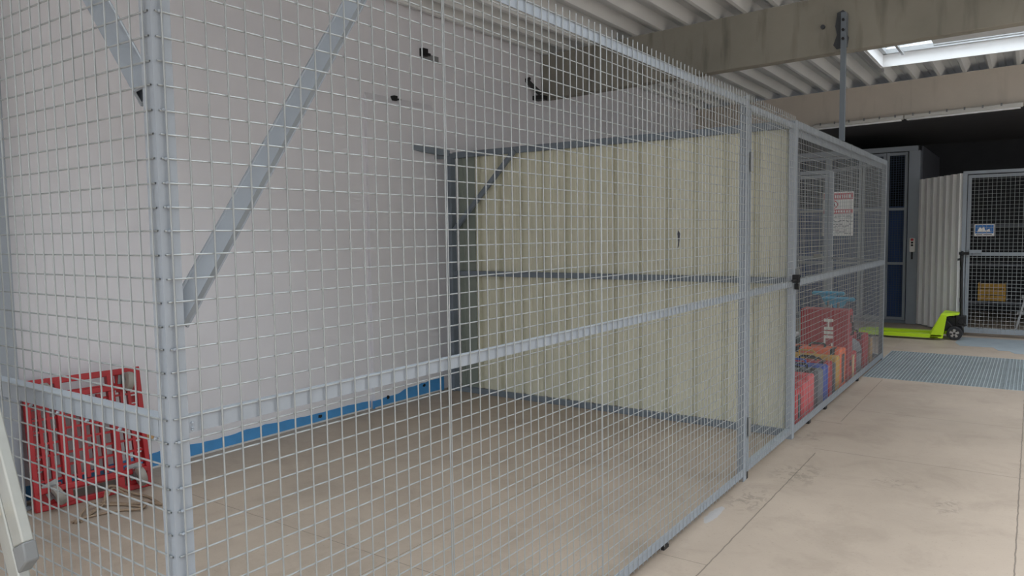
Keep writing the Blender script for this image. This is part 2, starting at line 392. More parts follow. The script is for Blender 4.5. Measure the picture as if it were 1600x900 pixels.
# ------------------------------------------------------------------ wire cage
def wires(b, u0, u1, z0, z1, v=.006, pitch=.05, r=.0021, off=.012, hoff=0., zph=HM, jit=.0012, n=6, doubles=()):
    u = u0+off
    while u < u1-.003:
        j = random.uniform(-jit, jit); b.tube((u+j, v, z0), (u+random.uniform(-jit, jit), v, z1), r, n, caps=False)
        u += pitch
    for d in doubles:
        b.tube((d, v+.004, z0), (d+.004, v+.004, z1), r*1.25, n, caps=False)
    k = math.ceil((z0-zph)/pitch); z = zph+k*pitch
    while z < z1:
        b.tube((u0, v-2*r+hoff, z+random.uniform(-jit, jit)), (u1, v-2*r+hoff, z+random.uniform(-jit, jit)), r, n, caps=False); z += pitch
def angle_u(b, u0, u1, z, s, t=.004, up=False, d=1):
    """rail along u: vertical flange on v=0 plane hanging below z and a horizontal flange going inwards"""
    if up: P = [(0, z-s), (0, z), (-t, z), (-t, z-s+t), (-s, z-s+t), (-s, z-s)]
    else: P = [(0, z-s), (0, z), (-s, z), (-s, z-t), (-t, z-t), (-t, z-s)]
    b.prism([(u0, v, w) for v, w in P], (u1-u0, 0, 0))
def ang_post(b, u, z0, z1, s, d, t=.005):
    b.prism([(u, 0, z0), (u+d*s, 0, z0), (u+d*s, -t, z0), (u+d*t, -t, z0), (u+d*t, -s, z0), (u, -s, z0)], (0, 0, z1-z0))
def ang_brace(b, p, q, n, s=.042, t=.004):
    """steel angle with its ridge towards n"""
    p = Vector(p); q = Vector(q); d = (q-p).normalized(); n = Vector(n); a = d.cross(n).normalized(); n = a.cross(d).normalized()
    for sg in (1, -1):
        e = (a*sg*.72-n*.69).normalized(); m = (n*.72+a*sg*.69).normalized()
        P = [p, p+e*s, p+e*s-m*t, p-m*t*1.4]
        b.prism(P, q-p)
    e1 = (a*.72-n*.69)*s; e2 = (-a*.72-n*.69)*s   # closing strip at the back
    b.prism([p+e1*.98, p+e2*.98, p+e2*.98+n*t, p+e1*.98+n*t], q-p)
def blob(b, p, r): b.lathe([(r*.5, -r*.6), (r, -r*.1), (r*.8, r*.5), (r*.3, r*.8)], p, (0, 0, 1), 7)

T, n = frame_T((0, 0), (0, 10))    # u = Y, v = +X
# near long side
e = thing('wire_mesh_fence', 'long grey wire mesh fence running from the near corner post to the door', 'fence', (0, Y1/2, 0), 'sides of the wire cage')
b = MB(T); ang_post(b, 0, 0, HT, .043, 1); b.box((0, -.045, 0), (.043, 0, .006)); b.tube((.022, -.001, 2.155), (.022, .006, 2.155), .004, 8)
for k in range(-24, 25):
    if random.random() < .45: blob(b, (.016, .005, HM+.05*k), .0045)
for z in (1.2, 1.205, 1.215): blob(b, (.05, .001, z), .004)
cp = b.build('corner_post', 'grey_paint', e)
cp['label'] = 'near corner post of the cage'
T2 = Matrix(((0, 0, 0, 0), (0, 0, 0, 0), (0, 0, 1, 0), (0, 0, 0, 1)))
b = MB(T); ang_post(b, Y1+.02, 0, HT+.02, .06, -1); b.build('post', 'grey_paint', e)
b = MB(T); angle_u(b, .0435, Y1-.04, HT-.005, .045); b.build('top_rail', 'grey_paint', e)
b = MB(T); angle_u(b, .0435, Y1-.04, HM-.002, .034); b.build('mid_rail', 'grey_paint', e)
b = MB(T); angle_u(b, .0435, Y1-.04, .085, .05, up=True)
b.build('bottom_rail', 'grey_paint', e)
for y in (1.3, 2.62):
    b = MB(T); b.box((y-.03, -.04, 0), (y+.03, -.004, .036)); b.build('foot', 'black', e)
b = MB(T); wires(b, .008, Y1+.02, .03, HT+.025, doubles=(.905, 1.905)); b.build('wire_mesh', 'wire', e)
b = MB(T); ang_brace(b, (.05, -.012, 1.435), (.71, -.012, HT-.03), (0, 1, 0)); b.build('brace', 'grey_paint', e)
# left side (plane Y=0, outward -Y): travel along +X
TL, n = frame_T((-3.5, 0), (0, 0)); TL0 = TL
e = thing('wire_mesh_fence', 'grey wire mesh fence at left, with the red dolly seen through it', 'fence', (-1.75, 0, 0), 'sides of the wire cage')
b = MB(TL); ang_post(b, 0, 0, HT, .045, 1); b.build('post', 'grey_paint', e)
b = MB(TL); angle_u(b, 0, 3.455, HT-.005, .045); b.build('top_rail', 'grey_paint', e)
b = MB(TL); angle_u(b, 0, 3.455, HM-.002, .040)
for u in (2.7, 2.85, 3.0, 3.15, 3.3, 3.45): blob(b, (u, .004, HM-.045), .005)
b.build('mid_rail', 'grey_paint', e)
b = MB(TL); angle_u(b, 0, 3.455, .085, .05, up=True); b.build('bottom_rail', 'grey_paint', e)
b = MB(TL); wires(b, 0, 3.492, .03, HT+.025, off=.03); b.build('wire_mesh', 'wire', e)
b = MB(TL); ang_brace(b, (3.395, -.012, 1.93), (2.99, -.012, HT-.03), (0, 1, 0), s=.052); b.build('brace', 'grey_paint', e)
# door leaf between the first post and the partition
e = thing('mesh_gate', 'narrow wire mesh gate leaf beside the cream partition, with a black latch', 'gate', (0, (Y1+Y2)/2, 0))
b = MB(T)
for u in (Y1+.03, Y2-.075): b.box((u, -.04, .05), (u+.035, 0, HT-.03))
b.box((Y1+.065, -.04, .05), (Y2-.075, 0, .09)); b.box((Y1+.065, -.04, HT-.07), (Y2-.075, 0, HT-.03)); b.build('gate_frame', 'grey_paint', e)
b = MB(T); b.box((Y1+.065, -.035, HM-.04), (Y2-.075, 0, HM)); b.build('mid_rail', 'grey_paint', e)
b = MB(T); wires(b, Y1+.03, Y2-.04, .05, HT+.02); b.build('wire_mesh', 'wire', e)
for z in (.35, 2.05):
    b = MB(T); b.tube((Y1+.025, .012, z-.06), (Y1+.025, .012, z+.06), .011, 10); b.build('hinge', 'zinc', e)
b = MB(T); b.box((Y2-.10, .004, HM-.01), (Y2-.05, .05, HM+.05)); b.tube((Y2-.09, .03, HM+.01), (Y2-.2, .03, HM+.012), .008, 8); b.build('latch', 'black', e)
b = MB(T); b.box((Y2-.05, .01, HM-.065), (Y2-.005, .035, HM-.02)); b.path([(Y2-.043, .022, HM-.02), (Y2-.043, .022, HM+.01), (Y2-.027, .022, HM+.02), (Y2-.012, .022, HM+.01), (Y2-.012, .022, HM-.02)], .004); b.build('padlock', 'black', e, bevel=.003)
b = MB(T); b.box((Y1+.03, -.03, 0), (Y1+.06, -.002, .05)); b.build('foot', 'black', e)
# far long side
e = thing('wire_mesh_fence', 'grey wire mesh fence of the far cage bay holding the tool cases', 'fence', (0, (Y2+YF)/2, 0), 'sides of the wire cage')
b = MB(T); b.box((Y2-.035, -.045, 0), (Y2+.025, 0, HT)); b.build('post', 'grey_paint', e)
b = MB(T); ang_post(b, YF, 0, HT, .05, -1); b.build('post', 'grey_paint', e)
b = MB(T); angle_u(b, Y2+.025, YF-.05, HT-.002, .05); b.box((Y2+.025, -.05, HT-.1), (YF-.05, -.045, HT-.02)); b.build('top_rail', 'grey_paint', e)
b = MB(T); angle_u(b, Y2+.025, YF-.05, HM+.005, .05); b.build('mid_rail', 'grey_paint', e)
b = MB(T); angle_u(b, Y2+.025, YF-.05, .095, .06, up=True); b.build('bottom_rail', 'grey_paint', e)
b = MB(T); wires(b, Y2, YF, .04, HT, doubles=(7.05,), r=.0017); b.build('wire_mesh', 'wire', e)
for y in (5.6, 6.2, 7.7):
    b = MB(T); b.box((y-.03, -.04, 0), (y+.03, -.004, .036)); b.build('foot', 'black', e)
b = MB(T); b.box((Y2-.005, .0, HM-.03), (Y2+.05, .02, HM+.09)); b.build('latch_keep', 'zinc', e)
# short diagonal end side
EP = (-.83, 10.12)
TE, n = frame_T((0, YF), EP); TE, n = frame_T(EP, (0, YF))
# outward side must face away from the cage: (frame_T right side of EP->corner) points to the camera/inside; mesh is on the far side
e = thing('wire_mesh_fence', 'short slanting wire mesh end of the far cage bay, behind the tool cases', 'fence', (EP[0]/2, (YF+EP[1])/2, 0), 'sides of the wire cage')
b = MB(TE); b.box((0.06, -.04, HT-.04), (n-.05, -.004, HT)); b.build('top_rail', 'grey_paint', e)
b = MB(TE); b.box((0.06, -.03, HM-.02), (n-.05, -.004, HM+.01)); b.build('mid_rail', 'grey_paint', e)
b = MB(TE); b.box((0.06, -.04, 0), (n-.05, -.004, .05)); b.build('bottom_rail', 'grey_paint', e)
b = MB(TE); wires(b, .04, n-.01, .02, HT, v=.004, doubles=(n*.55,), r=.0017); b.build('wire_mesh', 'wire', e)
# end gate frame
def gate_on(x0, x1, y, label, hlev, cat='gate', latch=True, dx=.06, msk=.05):
    e = thing('mesh_gate', label, cat, ((x0+x1)/2, y, 0))
    b = MB(); b.box((x1-.055, y, 0), (x1, y+.05, hlev)) if dx < 0 else b.box((x0, y, 0), (x0+.055, y+.05, hlev)); b.build('post', 'grey_paint', e)
    b = MB(); b.box((x0, y, hlev), (x1, y+.05, hlev+.045)); b.build('header', 'grey_paint', e)
    xa, xb = (x0, x1-.065) if dx < 0 else (x0+.065, x1)
    b = MB(); w = .045
    for x in (xa, xb-w): b.box((x, y+.002, .045), (x+w, y+.042, hlev-.015))
    b.box((xa+w, y+.002, .045), (xb-w, y+.042, .12)); b.box((xa+w, y+.002, hlev-.06), (xb-w, y+.042, hlev-.015)); b.build('gate_frame', 'grey_paint', e)
    b = MB(); b.box((xa+w, y+.004, HM-.03), (xb-w, y+.04, HM+.02)); b.build('mid_rail', 'grey_paint', e)
    b = MB(Matrix(((1, 0, 0, 0), (0, -1, 0, y), (0, 0, 1, 0), (0, 0, 0, 1)))); wires(b, xa+.01, xb-.01, .05, hlev-.02, v=.003, pitch=msk, off=.02, r=.0025); b.build('wire_mesh', 'wire', e)
    return e
g = gate_on(-2.4, -.80, 10.17, 'grey framed mesh gate at the far cage end, beside the white notice', 2.39, dx=-1)
b = MB(); b.box((-1.04, 10.13, 1.22), (-.93, 10.168, 1.28)); b.build('latch', 'zinc', g)

# back partition of cream profiled sheet
PA = (-3.40, 5.09); PB = (-.02, 5.09)
e = thing('metal_partition', 'cream profiled sheet metal partition with grey rails across the back of the near bay', 'partition', (-1.7, 5.09, 0))
b = MB(); prof = []
x = PA[0]+.27; yb = 5.115
prof.append((x, yb))
while x < PB[0]-.05:
    for dx, dy in ((.035, 0), (.045, .035), (.08, .035), (.09, 0), (.165, 0), (.172, .006), (.179, 0), (.235, 0), (.242, .006), (.249, 0)):
        if x+dx < PB[0]-.03: prof.append((x+dx, yb+dy))
    x += .25
prof.append((PB[0]-.03, yb)); k = len(prof)
b.add([(x, y, .05) for x, y in prof]+[(x, y, HT-.02) for x, y in prof]+[(x, y+.002, .05) for x, y in prof]+[(x, y+.002, HT-.02) for x, y in prof],
      [(i, i+1, k+i+1, k+i) for i in range(k-1)]+[(2*k+i, 3*k+i, 3*k+i+1, 2*k+i+1) for i in range(k-1)])
b.build('profiled_sheet', 'panel_sheet', e, smooth=20)
b = MB(); b.box((PA[0]+.06, 5.115, .05), (PA[0]+.275, 5.118, HT-.02)); b.tube((PA[0]+.12, 5.114, .05), (PA[0]+.12, 5.114, HT-.02), .006, 6); b.build('filler_sheet', 'filler_sheet', e)
b = MB(); b.box((PA[0]-.06, 5.04, 0), (PA[0]+.02, 5.12, HT)); b.build('post', 'dark_grey_paint', e, bevel=.004)
for nm, z, h in (('top_rail', HT-.05, .06), ('mid_rail', HM-.03, .05), ('bottom_rail', .0, .055)):
    b = MB(); b.box((PA[0]+.02, 5.07, z), (PB[0]-.03, 5.11, z+h)); b.build(nm, 'dark_grey_paint', e, bevel=.003)
b = MB(); b.bar((-3.36, 5.055, 1.66), (-2.6, 5.055, HT-.03), .045, .03, (0, 1, 0)); b.build('brace', 'dark_grey_paint', e)
b = MB(); b.bar((WX+.0, 4.62, HT+.05), (PA[0]-.02, 5.06, HT+.0), .05, .06); b.build('wall_tie', 'dark_grey_paint', e)
b = MB(); b.bar((WX, 4.98, HT-.03), (PA[0]-.05, 5.08, HT-.03), .03, .04); b.build('wall_tie', 'dark_grey_paint', e)
b = MB(); pts = [(-.98, 5.1135, 1.47), (-.965, 5.1135, 1.5), (-.955, 5.1135, 1.6), (-.97, 5.1135, 1.63), (-.98, 5.1135, 1.6), (-.972, 5.1135, 1.53)]; b.prism(pts, (0, .001, 0))
so = b.build('scuff', 'ink', e)

# hanging strut from the beam to the fence top
b = MB(); b.box((-.022, 6.62, HT-.005), (.022, 6.665, 3.6)); b.prism([(-.022, 6.66, 3.3), (.022, 6.66, 3.3), (.022, 6.712, 3.3), (-.022, 6.712, 3.3)], (0, 0, .3))
e = thing('steel_hanger', 'slim grey steel strut running from the concrete beam down to the fence top', 'strut', (0, 6.65, HT))
b.build('strut', 'dark_grey_paint', e)
for z in (3.36, 3.44, 3.53):
    b = MB(); b.tube((.0, 6.60, z), (.0, 6.62, z), .013, 6); b.build('bolt', 'black', e)
b = MB(); b.prism([(.02, 6.70, 3.60), (-.02, 6.70, 3.64), (-.07, 6.70, 3.62), (-.085, 6.70, 3.5), (-.07, 6.70, 3.42), (-.10, 6.70, 3.33), (-.07, 6.70, 3.29), (.02, 6.70, 3.3), (.035, 6.70, 3.38), (.0, 6.70, 3.45)], (0, -.006, 0))
b.build('stained_plate', 'case_dark', e)
b = MB(); b.tube((-.2, 6.735, 3.52), (-.2, 6.71, 3.52), .02, 12); tag(b.build('wall_anchor', 'case_dark', origin=(-.2, 6.73, 3.52)), 'round dark plug in the concrete beam face left of the strut', 'bracket')

# grey steel column against the wall behind the left fence
b = MB(); b.box((WX, .80, 0), (WX+.012, 1.06, 3.8)); b.box((WX+.10, .80, 0), (WX+.112, 1.06, 3.8)); b.box((WX+.012, .922, 0), (WX+.10, .938, 3.8)); b.box((WX, .78, 0), (WX+.16, 1.075, .012))
tag(b.build('steel_column', 'grey_paint', origin=(WX+.06, .93, 0), bevel=.002), 'grey painted steel column against the white wall left of the red dolly', 'column')

# ------------------------------------------------------------------ red dolly leaning on the wall
A = Vector((-3.32, 1.05, 0)); U = Vector((.10, .66, 0)); LU = U.length; U.normalize()
topx = Vector((-3.452, 1.09, .775)); V = (topx-A); V -= U*V.dot(U); LV = V.length; V.normalize(); NN = U.cross(V).normalized()
if NN.x < 0: NN = -NN
TD = Matrix(((U.x, V.x, NN.x, A.x), (U.y, V.y, NN.y, A.y), (U.z, V.z, NN.z, A.z), (0, 0, 0, 1)))
e = thing('pallet_dolly', 'red plastic pallet dolly with four castors, stood on edge against the wall', 'dolly', A)
b = MB(TD); W_, H_ = LU, LV; th = .04
for u0, u1 in ((0, .03), (W_-.03, W_)): b.box((u0, 0, -th), (u1, H_, .012))
for v0, v1 in ((0, .035), (H_-.04, H_)): b.box((.03, v0, -th), (W_-.03, v1, .012))
for v in (.10, H_-.135): b.box((.022, v, -th), (W_-.022, v+.035, .02))
b.build('rim', 'red_plastic', e, bevel=.004)
b = MB(TD)
for u in (.165, W_-.205): b.box((u, .022, -th), (u+.04, H_-.022, .014))
b.build('beam', 'red_plastic', e, bevel=.003)
b = MB(TD)
for u in (.075, .12): b.box((u-.009, .022, -th), (u+.009, H_-.022, -.008))
for u in (W_-.12, W_-.075): b.box((u-.009, .022, -th), (u+.009, H_-.022, -.008))
nu = 5; ua, ub = .205, W_-.205
for i in range(1, nu): u = ua+(ub-ua)*i/nu; b.box((u-.011, .14, -th), (u+.011, H_-.14, -.008))
nv = 10
for i in range(1, nv): v = .022+(H_-.044)*i/nv; b.box((.022, v-.007, -th), (W_-.022, v+.007, -.012))
for (u0, v0) in ((.02, .02), (W_-.15, .02), (.02, H_-.15), (W_-.15, H_-.15)): b.box((u0, v0, -.02), (u0+.13, v0+.13, -.006))
for i in range(0, nv):
    for u0, u1 in ((.022, .07), (W_-.07, W_-.022)): b.box((u0, .03+i*.075, -th), (u1, .03+i*.075+.045, -th+.006))
b.build('lattice', 'red_plastic', e)
def castor(u, v, swing):
    S = TD @ Matrix.Translation((u, v, 0)) @ Matrix.Rotation(swing, 4, 'Z')
    b = MB(S); b.box((-.05, -.042, -.008), (.05, .042, .002)); b.tube((0, 0, 0), (0, 0, .02), .028, 14)
    for s in (1, -1): b.prism([(-.024, s*.021, .012), (.026, s*.021, .012), (.052, s*.026, .072), (.018, s*.026, .084)], (0, s*.003, 0))
    b.tube((.034, -.031, .072), (.034, .031, .072), .007, 8)
    f = b.build('castor_fork', 'zinc', e)
    b = MB(S); b.lathe([(.014, -.022), (.048, -.022), (.059, -.017), (.0625, 0), (.059, .017), (.048, .022), (.014, .022)], (.034, 0, .072), (0, 1, 0), 24); b.build('castor_wheel', 'castor_tread', f)
castor(.10, .115, -1.2); castor(W_-.09, .115, -1.45); castor(.10, H_-.055, -1.35); castor(W_-.09, H_-.055, -1.75)
b = MB(TD); b.bar((W_-.01, .34, -.03), (W_+.045, .30, -.02), .03, .035); pg = b.build('latch_peg', 'tan_wood', e, bevel=.004); pg['label'] = 'tan peg sticking out of the rim'

# brown strap bundle on the floor
b = MB()
def floor_path(pts, r=.008, z=.009, lift=()):
    out = []
    P = [Vector((x, y, 0)) for x, y in pts]
    for i in range(len(P)-1):
        p0 = P[max(i-1, 0)]; p1 = P[i]; p2 = P[i+1]; p3 = P[min(i+2, len(P)-1)]
        for k in range(6):
            t = k/6; q = .5*((2*p1)+(p2-p0)*t+(2*p0-5*p1+4*p2-p3)*t*t+(3*p1-p0-3*p2+p3)*t*t*t); out.append(q)
    out.append(P[-1]); n = len(out)
    return [(q.x, q.y, z+sum(h*math.exp(-((i/n-c)/.12)**2) for c, h in lift)) for i, q in enumerate(out)]
b.path(floor_path([(-2.94, 1.10), (-3.02, 1.22), (-3.13, 1.36), (-3.2, 1.46), (-3.1, 1.5), (-2.95, 1.5), (-2.74, 1.55)], lift=((.45, .05),)), .008)
b.path(floor_path([(-2.96, 1.09), (-3.0, 1.2), (-3.09, 1.33), (-3.2, 1.42), (-3.15, 1.52), (-3.0, 1.56), (-2.8, 1.53)], lift=((.5, .07),)), .008)
b.path(floor_path([(-2.98, 1.12), (-2.95, 1.27), (-2.9, 1.36), (-2.82, 1.42), (-2.86, 1.47), (-2.99, 1.42), (-3.1, 1.38)], lift=((.6, .02),)), .007)
b.path(floor_path([(-2.93, 1.13), (-3.04, 1.18), (-3.1, 1.3), (-3.0, 1.4), (-2.84, 1.45)], lift=((.4, .03),)), .007)
tag(b.build('webbing_strap', 'strap', origin=(-2.98, 1.3, 0)), 'tangled brown webbing strap lying on the floor below the red dolly', 'strap')

# ------------------------------------------------------------------ ladder at the left edge, outside the left fence
e = thing('extension_ladder', 'pale aluminium extension ladder leaning beside the fence, cut by the left picture edge', 'ladder', (-.12, -.32, 0))
tan_ = .478; dirL = Vector((-tan_, 0, 1)).normalized(); nrm = Vector((1, 0, tan_)).normalized()
def lp(s, y, o): # along, y, offset out of the plane
    return Vector((-.03, y, 0))+dirL*s+nrm*o
def stile(y, s0, s1, o, name):
    b = MB(); w, t, d = .026, .004, .058
    for ya in (-w/2,): pass
    P = [lp(s0, y-w/2, o-d/2), lp(s0, y+w/2, o-d/2), lp(s0, y+w/2, o+d/2), lp(s0, y-w/2, o+d/2)]
    b.prism(P, lp(s1, y, o)-lp(s0, y, o)); return b.build(name, 'aluminium', e, bevel=.004)
for y in (-.125, -.53):
    stile(y, .03, 2.6, -.035, 'lower_stile'); s = stile(y, .99, 3.0, .034, 'upper_stile')
    b = MB(); w, d = .03, .064
    Q = [lp(.99, y-w/2, .034-d/2), lp(.99, y+w/2, .034-d/2), lp(.99, y+w/2, .034+d/2), lp(.99, y-w/2, .034+d/2)]
    Q2 = [lp(.93, y-w/2, .0), lp(.93, y+w/2, .0), lp(.945, y+w/2, .06), lp(.945, y-w/2, .06)]
    b.hexa(Q2+Q); b.build('end_cap', 'grey_plastic', s, bevel=.004)
    b = MB(); b.box((-.075, y-.02, 0), (.03, y+.02, .035)); b.build('foot', 'rubber', e, bevel=.004)
for k in range(9):
    s = .25+.28*k; b = MB(); b.bar(lp(s, -.53, -.035), lp(s, -.125, -.035), .034, .03, dirL); b.build('rung', 'rung_wood', e, bevel=.006)
    if s+.1 > 1.05: b = MB(); b.bar(lp(s+.12, -.53, .034), lp(s+.12, -.125, .034), .034, .03, dirL); b.build('rung', 'rung_wood', e, bevel=.006)

# ------------------------------------------------------------------ tool cases in the far bay
def case(y0, y1, x0, x1, h, m, label, style='plain', hm='black', trim=None, z0=0.0):
    """upright tool case, lid seam across its thickness (Y), carrying handle on top"""
    e = thing('tool_case', label, 'tool case', ((x0+x1)/2, (y0+y1)/2, z0), 'tool cases in a row along the fence')
    ym = y0+(y1-y0)*.55; hb = h-.035; g = .0025
    bev = min(.03, (y1-y0)*.28)
    b = MB(); b.box((x0, y0, z0), (x1, ym-g, z0+hb)); b.build('lid', m, e, bevel=bev*.8, seg=3)
    b = MB(); b.box((x0, ym+g, z0), (x1, y1, z0+hb)); b.build('body', m, e, bevel=bev*.7, seg=3)
    b = MB(); b.box((x0+.01, ym-.006, z0+.01), (x1-.01, ym+.006, z0+hb-.01)); b.build('seam', trim or 'case_dark', e)
    xm = (x0+x1)/2; hw = .075
    b = MB(); b.path([(xm-hw, ym, z0+hb-.01), (xm-hw, ym, z0+h-.012), (xm-hw+.015, ym, z0+h), (xm+hw-.015, ym, z0+h), (xm+hw, ym, z0+h-.012), (xm+hw, ym, z0+hb-.01)], .011, 8); b.build('handle', hm, e)
    for s in (-1, 1):
        xx = xm+s*(x1-x0)*.33; b = MB(); b.box((xx-.022, y0-.004, z0+hb-.055), (xx+.022, ym+.012, z0+hb+.004)); b.build('latch', hm if style != 'dark' else 'black', e, bevel=.003)
    if style == 'panel':
        b = MB(); b.box((x0+.06, y0-.006, z0+.05), (x1-.05, y0+.004, z0+hb-.06)); b.build('front_panel', 'case_dark', e, bevel=.004)
        b = MB(); b.box((x1-.004, y0+.03, z0+.05), (x1+.006, ym-.01, z0+hb-.05)); b.build('side_grip', 'case_dark', e, bevel=.002)
    if style == 'ribs':
        for k in range(4):
            xx = x0+.07+(x1-x0-.14)*k/3; b = MB(); b.box((xx-.012, y0-.007, z0+.03), (xx+.012, y0+.004, z0+hb-.07)); b.build('rib', m, e, bevel=.003)
    return e
case(5.46, 5.64, -.52, -.075, .335, 'case_red', 'red edged tool case with dark front panel, first of the row by the door post', 'panel')
case(5.70, 5.84, -.50, -.075, .355, 'case_pink', 'second red tool case of the row, faded, just behind the dark fronted one', 'ribs', 'case_pink')
case(5.89, 6.06, -.55, -.075, .38, 'case_pink', 'tallest of the three faded red tool cases at the front of the row', 'ribs', 'case_pink')
case(6.10, 6.24, -.52, -.08, .37, 'case_dark', 'charcoal tool case standing right behind the faded red cases', 'dark')
case(6.28, 6.43, -.50, -.08, .365, 'case_grey', 'mid grey tool case in front of the blue one', 'ribs')
case(6.47, 6.63, -.62, -.08, .375, 'case_blue', 'blue tool case with blue carrying handle in the middle of the row', 'ribs', 'case_blue')
case(6.67, 6.82, -.52, -.08, .38, 'tool_red', 'deep red tool case between the blue case and the yellow case', 'plain')
case(6.86, 6.97, -.50, -.08, .34, 'case_dark', 'slim dark tool case against the front of the yellow case', 'dark')
case(7.01, 7.15, -.70, -.08, .385, 'case_yellow', 'wide mustard yellow tool case in front of the orange case', 'plain', 'case_yellow')
case(7.20, 7.44, -.60, -.08, .43, 'case_orange', 'large orange tool case with a black handle', 'panel', 'black')
# big red box with white lettering
e = thing('tool_chest', 'tall dark red tool box with white upright lettering, highest of the row', 'tool box', (-.31, 7.62, 0))
x0, x1, y0, y1, h = -.56, -.075, 7.50, 7.74, .77
b = MB(); b.box((x0, y0, 0), (x1, y0+.115, h)); b.build('lid', 'tool_red', e, bevel=.012, seg=3)
b = MB(); b.box((x0, y0+.12, 0), (x1, y1, h)); b.build('body', 'tool_red', e, bevel=.012, seg=3)
b = MB(); b.box((x0+.01, y0+.11, .01), (x1-.01, y0+.125, h-.008)); b.build('seam', 'black', e)
b = MB(); b.path([(x1-.01, y0+.12, .5), (x1+.022, y0+.12, .51), (x1+.022, y0+.12, .63), (x1-.01, y0+.12, .64)], .012, 8); b.build('handle', 'black', e)
for z in (.2, .68):
    b = MB(); b.box((x1-.002, y0+.09, z-.03), (x1+.008, y0+.15, z+.03)); b.build('latch', 'black', e, bevel=.002)
Mx = Matrix.Translation((-.275, y0-.0015, .47)) @ Matrix.Rotation(pi/2, 4, 'X') @ Matrix.Rotation(-pi/2, 4, 'Z') @ Matrix.Diagonal((1.25, .86, 1, 1))
lt = text_mesh('HILTI', .145, e, 'lettering', 'white_print', Mx, bold=.006, ext=.001); lt['label'] = 'white upright lettering'
# smaller things behind it
def carton(name, a, b_, m, label, cat, lid=None):
    e = thing(name, label, cat, ((a[0]+b_[0])/2, (a[1]+b_[1])/2, a[2])); b = MB(); b.box(a, (b_[0], b_[1], b_[2]-.012)); b.build('body', m, e, bevel=.004)
    b = MB(); xm = (a[0]+b_[0])/2; b.box((a[0]-.002, a[1]-.002, b_[2]-.014), (xm-.002, b_[1]+.002, b_[2])); b.box((xm+.002, a[1]-.002, b_[2]-.014), (b_[0]+.002, b_[1]+.002, b_[2])); b.build('flap', lid or m, e)
    return e
carton('carton', (-.40, 7.80, 0), (-.08, 7.90, .25), 'cream_box', 'tan cardboard box right behind the tall red tool box', 'box')
case(7.95, 8.07, -.42, -.09, .31, 'case_red', 'small red tool case between the tan box and the grey drum', 'plain')
e = thing('grey_drum', 'grey rounded machine drum with black hose behind the tall red tool box', 'drum', (-.22, 8.28, 0))
b = MB(); b.lathe([(.10, 0), (.135, .01), (.14, .03), (.14, .26), (.12, .33), (.07, .37), (.02, .38)], (-.22, 8.28, 0), (0, 0, 1), 28); b.build('body', 'case_grey', e)
b = MB(); b.lathe([(.143, 0), (.146, .005), (.146, .02), (.143, .025)], (-.22, 8.28, .22), (0, 0, 1), 28); b.build('band', 'case_dark', e)
b = MB(); b.path([(-.30, 8.17, .34), (-.30, 8.13, .36), (-.28, 8.12, .2), (-.27, 8.13, .02)], .014, 8); b.build('hose', 'black', e)
case(8.50, 8.76, -.44, -.085, .43, 'tool_red', 'dark red tool case near the far end of the row, behind the grey drum', 'ribs')
e = thing('wooden_crate', 'small tan wooden crate at the far end of the tool row', 'crate', (-.24, 9.0, 0))
for k in range(3):
    for y in (8.92, 9.065):
        b = MB(); b.box((-.30, y, .01+k*.1), (-.09, y+.012, .09+k*.1)); b.build('slat', 'tan_wood', e)
for x in (-.30, -.102):
    b = MB(); b.box((x, 8.932, 0), (x+.012, 9.065, .29)); b.build('end_board', 'tan_wood', e)
b = MB(); b.box((-.288, 8.932, .01), (-.102, 9.065, .022)); b.build('base', 'tan_wood', e)
e = thing('tool_bag', 'dark grey tool bag topped by a pale pad, left of the tall red box', 'bag', (-.82, 7.75, 0))
b = MB(); b.box((-.98, 7.62, 0), (-.62, 7.9, .42)); b.build('body', 'case_dark', e, bevel=.04, seg=3)
b = MB(); b.box((-.97, 7.63, .42), (-.66, 7.88, .47)); b.build('pad', 'pad_white', e, bevel=.018, seg=3)
b = MB(); b.path([(-.9, 7.62, .3), (-.9, 7.59, .36), (-.7, 7.59, .36), (-.7, 7.62, .3)], .012, 8); b.build('handle', 'black', e)
carton('carton', (-1.30, 7.60, 0), (-1.04, 7.85, .36), 'pad_white', 'white box at the left end of the case row beside the dark tool bag', 'box')
# blue topped roller stands
def roller_stand(x0, x1, y, z, label):
    xm = (x0+x1)/2; e = thing('roller_stand', label, 'stand', (xm, y, 0), 'blue topped stands behind the cases')
    b = MB(); b.tube((x0, y, z), (x1, y, z), .026, 14); b.tube((x0-.012, y, z), (x1+.012, y, z), .01, 8); b.build('roller', 'sky_blue', e)
    b = MB(); b.prism([(xm-.10, y-.004, z-.02), (xm+.10, y-.004, z-.02), (xm+.03, y-.004, z-.15), (xm-.03, y-.004, z-.15)], (0, .008, 0)); b.build('gusset', 'sky_blue', e)
    b = MB(); b.tube((xm, y, .16), (xm, y, z-.04), .016, 10); b.build('pole', 'case_grey', e)
    for k in range(3):
        a = pi/2+k*2*pi/3; b = MB(); b.tube((xm, y, .3), (xm+.13*cos(a), y+.13*sin(a), .012), .012, 8); b.build('leg', 'case_grey', e)
roller_stand(-.83, -.46, 9.25, .805, 'blue topped roller stand, the farther and higher one left of its twin')
roller_stand(-.645, -.29, 8.97, .76, 'blue topped roller stand, the nearer one with its blue gusset showing')

